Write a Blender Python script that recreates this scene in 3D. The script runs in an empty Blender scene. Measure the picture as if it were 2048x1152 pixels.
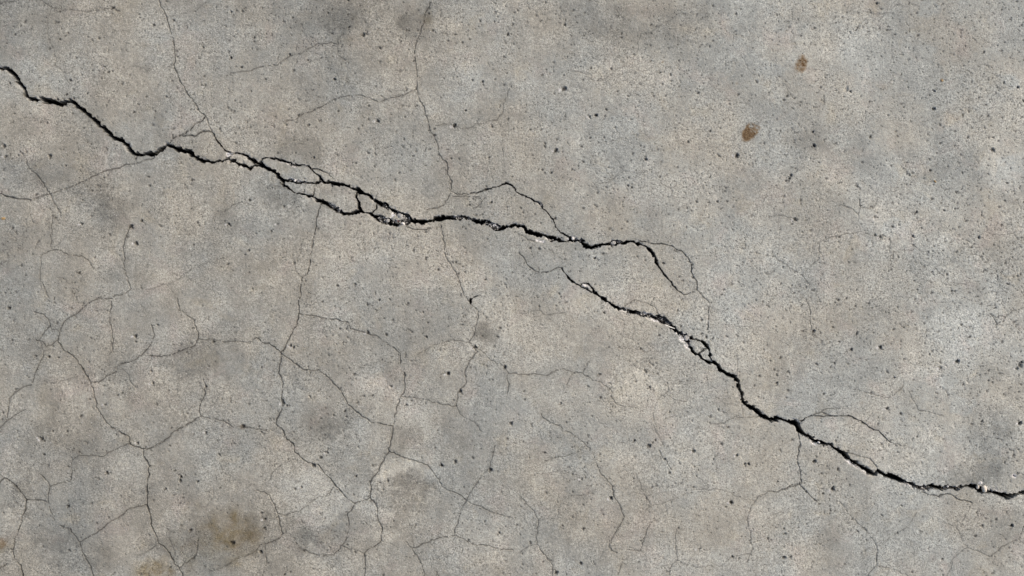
import bpy, math, random
import numpy as np
from mathutils import Vector

# ------------------------------------------------------------------ camera, sky, sun, exposure
scene = bpy.context.scene
S = 0.0006                      # metres per photograph pixel (2048 px = 1.23 m of floor)
LENS = 32.0
cam_d = bpy.data.cameras.new('camera'); cam = bpy.data.objects.new('camera', cam_d)
scene.collection.objects.link(cam); scene.camera = cam
cam_d.lens = LENS; cam_d.sensor_width = 36.0
cam_d.clip_start = 0.01; cam_d.clip_end = 500
cam.location = (0, 0, 2048 * S * LENS / 36.0); cam.rotation_euler = (0, 0, 0)

SUN_EL, SUN_AZ = math.radians(43), math.radians(28)   # az: angle from +X towards +Y
world = bpy.data.worlds.new('World'); scene.world = world; world.use_nodes = True
wn = world.node_tree; bg = wn.nodes['Background']
sky = wn.nodes.new('ShaderNodeTexSky'); sky.sky_type = 'NISHITA'; sky.sun_disc = False
sky.sun_elevation = SUN_EL; sky.sun_rotation = math.radians(90) - SUN_AZ
sky.dust_density = 4.0; sky.air_density = 1.0; sky.ozone_density = 1.0
wn.links.new(sky.outputs[0], bg.inputs[0]); bg.inputs[1].default_value = 0.10
sun_d = bpy.data.lights.new('sun', 'SUN'); sun = bpy.data.objects.new('sun', sun_d)
scene.collection.objects.link(sun)
sun_d.energy = 1.5; sun_d.angle = math.radians(12); sun_d.color = (1.0, 0.90, 0.77)
dvec = Vector((math.cos(SUN_EL) * math.cos(SUN_AZ), math.cos(SUN_EL) * math.sin(SUN_AZ), math.sin(SUN_EL)))
sun.rotation_euler = dvec.to_track_quat('Z', 'Y').to_euler(); sun.location = dvec * 5
vs = scene.view_settings
vs.view_transform = 'Standard'; vs.look = 'None'; vs.gamma = 1.0; vs.use_curve_mapping = False
vs.exposure = 0.62

rnd = random.Random(7); R = np.random.RandomState(11)

# ------------------------------------------------------------------ node materials
def nd(nt, t, **kw):
    n = nt.nodes.new(t)
    for k, v in kw.items(): setattr(n, k, v)
    return n
def lk(nt, a, b): nt.links.new(a, b)
def noise(nt, scale, detail=2, rough=0.5, dist=0.0, w=None):
    n = nd(nt, 'ShaderNodeTexNoise'); n.inputs['Scale'].default_value = scale
    n.inputs['Detail'].default_value = detail; n.inputs['Roughness'].default_value = rough
    n.inputs['Distortion'].default_value = dist
    return n
def mth(nt, op, a, b=None, c=None, clamp=False):
    n = nd(nt, 'ShaderNodeMath', operation=op); n.use_clamp = clamp
    for i, v in enumerate((a, b, c)):
        if v is None: continue
        if isinstance(v, (int, float)): n.inputs[i].default_value = v
        else: lk(nt, v, n.inputs[i])
    return n.outputs[0]
def mr(nt, v, a, b, c=0.0, d=1.0):
    n = nd(nt, 'ShaderNodeMapRange'); n.clamp = True
    lk(nt, v, n.inputs[0])
    for i, x in enumerate((a, b, c, d)): n.inputs[i + 1].default_value = x
    return n.outputs[0]
def mix(nt, f, a, b, mode='MIX'):
    n = nd(nt, 'ShaderNodeMix', data_type='RGBA', blend_type=mode)
    if isinstance(f, (int, float)): n.inputs[0].default_value = f
    else: lk(nt, f, n.inputs[0])
    for i, v in ((6, a), (7, b)):
        if isinstance(v, tuple): n.inputs[i].default_value = (*v, 1)
        else: lk(nt, v, n.inputs[i])
    return n.outputs[2]
def grey(nt, v):
    n = nd(nt, 'ShaderNodeCombineColor')
    for i in range(3): lk(nt, v, n.inputs[i])
    return n.outputs[0]

def concrete_material():
    m = bpy.data.materials.new('weathered_concrete'); m.use_nodes = True; nt = m.node_tree
    bs = nt.nodes['Principled BSDF']; bs.inputs['Roughness'].default_value = 0.9
    bs.inputs['Specular IOR Level'].default_value = 0.25
    geo = nd(nt, 'ShaderNodeNewGeometry'); P = geo.outputs['Position']
    def N(*a, **k):
        n = noise(nt, *a, **k); lk(nt, P, n.inputs['Vector']); return n.outputs[0]
    A = nd(nt, 'ShaderNodeAttribute', attribute_name='marks'); B = nd(nt, 'ShaderNodeAttribute', attribute_name='tone')
    sa = nd(nt, 'ShaderNodeSeparateXYZ'); lk(nt, A.outputs['Vector'], sa.inputs[0])
    sb = nd(nt, 'ShaderNodeSeparateXYZ'); lk(nt, B.outputs['Vector'], sb.inputs[0])
    dirt_shade, fresh_lit, rust = sa.outputs; tone, warm, olive = sb.outputs
    # colour families
    c = mix(nt, mth(nt, 'ADD', mr(nt, N(9, 4, 0.6), 0.38, 0.62), mth(nt, 'MULTIPLY', warm, 1.0), clamp=True), COOL, WARM)
    c = mix(nt, mr(nt, N(22, 3, 0.6, dist=0.6), 0.56, 0.72, 0, 0.40), c, PINK)
    c = mix(nt, mr(nt, N(31, 3, 0.6, dist=0.6), 0.58, 0.72, 0, 0.35), c, OCHRE)
    # brightness: large mottling, mid mottling, grain
    f = mr(nt, N(5.5, 5, 0.6), 0.3, 0.7, 0.88, 1.12)
    f = mth(nt, 'MULTIPLY', f, mr(nt, N(19, 6, 0.7, dist=0.9), 0.3, 0.7, 0.90, 1.10))
    f = mth(nt, 'MULTIPLY', f, mr(nt, N(170, 3, 0.6), 0.3, 0.7, 0.88, 1.12))
    sandy = mr(nt, N(12, 6, 0.68, dist=1.2), 0.43, 0.56)
    g = mth(nt, 'SUBTRACT', mr(nt, N(600, 2, 0.85), 0.32, 0.68, 0.0, 1.0), 0.5)
    g2 = mth(nt, 'SUBTRACT', mr(nt, N(330, 2, 0.6), 0.32, 0.68, 0.0, 1.0), 0.5)
    g = mth(nt, 'ADD', g, mth(nt, 'MULTIPLY', g2, 0.45))
    f = mth(nt, 'MULTIPLY', f, mth(nt, 'ADD', mth(nt, 'MULTIPLY', g, mth(nt, 'ADD', 0.38, mth(nt, 'MULTIPLY', sandy, 0.50))), 1.0))
    f = mth(nt, 'MULTIPLY', f, mth(nt, 'ADD', 0.94, mth(nt, 'MULTIPLY', sandy, 0.12)))
    st = noise(nt, 1.0, 4, 0.65, 0.6); mp = nd(nt, 'ShaderNodeMapping'); mp.inputs['Scale'].default_value = (85, 11, 10); mp.inputs['Rotation'].default_value = (0, 0, 0.16)
    lk(nt, P, mp.inputs[0]); lk(nt, mp.outputs[0], st.inputs['Vector'])
    f = mth(nt, 'MULTIPLY', f, mr(nt, st.outputs[0], 0.32, 0.68, 0.94, 1.06))
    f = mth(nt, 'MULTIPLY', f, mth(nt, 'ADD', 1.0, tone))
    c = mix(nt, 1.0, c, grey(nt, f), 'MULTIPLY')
    # sand grains: sparse pale and dark ones
    def grains(scale, lo, hi, seedoff):
        v = nd(nt, 'ShaderNodeTexVoronoi'); v.inputs['Scale'].default_value = scale
        mp = nd(nt, 'ShaderNodeMapping'); mp.inputs['Location'].default_value = (seedoff, seedoff * 1.7, 0)
        lk(nt, P, mp.inputs[0]); lk(nt, mp.outputs[0], v.inputs['Vector'])
        d = mr(nt, v.outputs['Distance'], 0.12, 0.38, 1, 0)
        sc = nd(nt, 'ShaderNodeSeparateColor'); lk(nt, v.outputs['Color'], sc.inputs[0])
        return mth(nt, 'MULTIPLY', d, mr(nt, sc.outputs[0], lo, hi))
    c = mix(nt, mth(nt, 'MULTIPLY', mth(nt, 'MULTIPLY', grains(520, 0.72, 0.93, 3.1), mth(nt, 'ADD', 0.35, mth(nt, 'MULTIPLY', sandy, 0.65))), 0.95), c, (0.075, 0.074, 0.072))
    c = mix(nt, mth(nt, 'MULTIPLY', grains(430, 0.86, 0.97, 9.3), 0.5), c, (0.66, 0.65, 0.62))
    # olive stain
    ol = mth(nt, 'MULTIPLY', olive, mr(nt, N(60, 5, 0.7, dist=0.8), 0.3, 0.7, 0.25, 1.0))
    c = mix(nt, ol, c, mix(nt, 1.0, c, (0.50, 0.385, 0.19), 'MULTIPLY'))
    # rust
    rn = N(520, 3, 0.7)
    rc = mix(nt, mth(nt, 'MULTIPLY', mr(nt, rn, 0.35, 0.62), mr(nt, rust, 0.75, 1.0, 0.15, 1.0)), (0.165, 0.098, 0.034), (0.050, 0.019, 0.005))
    rc = mix(nt, mth(nt, 'MULTIPLY', mr(nt, N(700, 2, 0.6), 0.62, 0.7), 0.6), rc, (0.40, 0.32, 0.20))
    c = mix(nt, mth(nt, 'MULTIPLY', rust, mr(nt, rn, 0.2, 0.5, 0.75, 1.0), clamp=True), c, rc)
    # freshly broken stone, also the lips and rims painted pale as lit
    bn = N(800, 3, 0.8, dist=0.5)
    fc = mix(nt, mr(nt, bn, 0.38, 0.56), (0.12, 0.116, 0.11), (0.85, 0.83, 0.79))
    c = mix(nt, mth(nt, 'MULTIPLY', fresh_lit, 1.0, clamp=True), c, fc)
    # soil in cracks and pores, with the shade of their depth painted in
    dc = mix(nt, mr(nt, N(600, 3, 0.7), 0.45, 0.75), (0.006, 0.006, 0.006), (0.024, 0.020, 0.018))
    c = mix(nt, mth(nt, 'MULTIPLY', dirt_shade, 1.0, clamp=True), c, dc)
    lk(nt, c, bs.inputs['Base Color'])
    h = mth(nt, 'ADD', mth(nt, 'MULTIPLY', N(700, 4, 0.75), 0.7), mth(nt, 'MULTIPLY', N(230, 3, 0.6), 0.6))
    bp = nd(nt, 'ShaderNodeBump'); bp.inputs['Strength'].default_value = 0.8; bp.inputs['Distance'].default_value = 0.0016
    lk(nt, h, bp.inputs['Height']); lk(nt, bp.outputs[0], bs.inputs['Normal'])
    return m

COOL = (0.325, 0.334, 0.307); WARM = (0.361, 0.345, 0.293)
PINK = (0.370, 0.325, 0.285); OCHRE = (0.380, 0.345, 0.262)

def simple_material(name, c1, c2, scale, rough=0.8):
    m = bpy.data.materials.new(name); m.use_nodes = True; nt = m.node_tree
    bs = nt.nodes['Principled BSDF']; bs.inputs['Roughness'].default_value = rough
    tc = nd(nt, 'ShaderNodeTexCoord'); n = noise(nt, scale, 4, 0.7, 0.4); lk(nt, tc.outputs['Object'], n.inputs['Vector'])
    lk(nt, mix(nt, mr(nt, n.outputs[0], 0.35, 0.65), c1, c2), bs.inputs['Base Color'])
    bp = nd(nt, 'ShaderNodeBump'); bp.inputs['Strength'].default_value = 0.5; bp.inputs['Distance'].default_value = 0.0006
    lk(nt, n.outputs[0], bp.inputs['Height']); lk(nt, bp.outputs[0], bs.inputs['Normal'])
    return m
CONC = concrete_material()

# ------------------------------------------------------------------ crack survey (pixels of the 2048 x 1152 photograph)
# wide cracks: x,y,width
WIDE = {
 'A': "-420,170,7 -300,128,8 -200,120,8 -90,150,7 -30,131,8 0,136,8 10,138,8 25,146,9 36,162,7 49,183,8 62,199,8 78,200,7 99,204,9 122,208,9 133,204,6 138,202,7 156,213,8 180,233,8 198,248,8 221,267,10 229,276,7 245,281,9 260,298,9 268,306,7 284,308,7 294,309,8 310,308,7 323,295,5 335,288,6 346,295,8 365,301,8 378,303,9 388,312,7 400,320,7 412,321,6 427,326,5 439,322,5 455,320,6 468,324,6 484,329,7 499,337,6 506,333,4 519,327,10 529,335,6 544,343,7 556,353,8 564,361,7 568,371,5 580,378,3.5 593,386,4 607,388,4 617,393,6 626,394,6 640,402,6 652,406,6 667,414,8 681,424,8 693,426,5 700,427,5 712,424,6 718,421,7 728,426,4 740,428,5 747,431,5 757,437,11 773,443,13 786,445,11 800,444,10 814,442,15 827,442,9 841,445,8 855,443,7 870,439,9 881,437,10 888,433,5 902,435,6 910,437,6 926,434,6 942,438,6 962,444,8 981,449,9 996,457,9 1012,454,6 1030,450,6 1050,452,6 1056,462,8 1072,467,7 1090,471,7 1106,477,7 1121,480,5 1134,482,2.6 1147,478,8 1163,482,10 1173,491,9 1182,495,7 1197,491,5 1215,488,5 1228,486,10 1244,485,7 1262,482,5 1275,486,6 1285,491,4 1290,493,3.5 1299,497,4.5 1305,506,5.5 1311,517,8 1315,530,3 1325,542,2.8 1335,557,2.8 1346,571,2.5 1356,581,2.0 1366,589,1.5 1374,589,1.4 1382,584,1.3 1393,584,1.4",
 'A2': "419,263,1.5 426,266,2 437,282,3 447,297,3.5 458,302,3 466,307,4 484,307,3.5 498,316,5 509,322,6 519,327,8",
 'A2b': "466,307,3 462,312,3 456,318,4",
 'A3': "519,325,5 527,318,3 535,315,3 550,318,4.5 566,322,4 581,327,5 597,331,3 611,332,3 618,335,5 624,343,3 636,350,3 643,360,5",
 'A3b': "618,335,2.5 637,340,2.5 654,345,1.2 669,357,1.1",
 'A4': "564,360,4 580,358,5 589,361,5 603,365,5 619,365,4.5 630,367,3.5 642,364,5 658,364,7 673,366,7 685,368,6 700,373,7 714,377,9 726,385,4.5 738,392,5 749,400,6 759,406,7 775,414,8 788,420,5 802,427,8 814,435,10 823,440,8",
 'A5': "715,380,3.5 712,395,3.5 718,406,4 717,421,5",
 'A6': "754,409,2.4 752,416,2.4 746,423,3 741,429,4",
 'A7': "632,368,1.6 628,384,2 627,393,3",
 'B': "1124,536,2.4 1129,548,3 1138,560,4 1151,568,3 1163,574,3 1176,578,4 1189,584,5 1199,592,5 1210,600,5 1223,608,5 1236,617,5 1251,621,5 1267,624,6 1288,629,7 1309,635,8 1319,636,12 1337,647,10 1350,657,8 1355,664,6 1366,669,8 1375,673,9 1377,682,7 1380,690,5 1385,700,5 1392,708,5.5 1398,710,6 1404,716,3.5 1412,721,4 1421,724,6 1428,725,7 1441,738,8 1457,750,8 1471,752,8 1478,767,7 1482,785,8 1488,803,7 1501,815,8 1522,830,8 1535,837,9 1556,838,7 1579,841,7 1595,848,14 1599,862,9 1616,873,9 1629,882,8 1638,883,7 1652,889,7 1661,891,8 1675,900,8 1689,909,8 1704,922,8 1722,934,8 1740,945,8 1752,949,6 1757,943,7 1771,950,8 1788,956,9 1808,964,9 1827,970,8 1843,977,9 1857,974,8 1881,976,7 1896,975,6 1914,978,6 1931,973,4 1949,971,6 1961,979,10 1972,982,9 1986,985,7 2000,989,8 2015,993,8 2029,989,6 2048,985,8 2080,976,7 2130,988,8 2230,1012,7 2350,1000,8 2500,1030,7",
 'B2': "1375,673,6 1383,675,5 1392,678,2.6 1401,682,3 1409,687,7 1415,696,4 1421,705,4 1424,717,4.5 1428,724,6",
 'B3': "1397,707,2.2 1405,701,2.2 1413,698,2.2",
 'B4': "1163,574,2.4 1163,569,2.4 1173,567,4 1184,576,3 1188,583,4",
 'C': "898,378,1.3 904,383,1.4 915,388,1.4 934,388,1.6 952,385,2.2 975,380,2.5 996,374,2.6 1013,365,4 1025,371,4 1035,384,3.2 1051,393,3.4 1067,402,3 1080,409,5 1085,418,3 1100,430,3.3 1108,442,3 1112,455,3 1121,464,4 1137,472,3 1147,477,5",
 'E': "1601,843,3 1612,836,2.2 1626,831,2 1642,832,1.9 1657,831,1.9 1673,833,2.4 1685,831,2 1704,832,2 1722,844,2 1741,856,2 1755,861,1.8 1767,874,2 1779,884,1.6 1792,887,1.3 1811,892,.8",
 'G': "941,606,4.5 941,598,4.5 948,594,2.6 959,591,1.6",
}
WIDE_LABEL = {'A': 'wide black crack running from the left edge to beyond the middle', 'B': 'wide black crack running down to the right edge',
 'C': 'thin peaked crack above the middle of the wide crack', 'E': 'thin curved crack leaving the widest corner of the right crack',
 'A4': 'upper strand of the braided stretch of crack', 'A3': 'topmost thin strand of the braided stretch of crack'}
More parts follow.
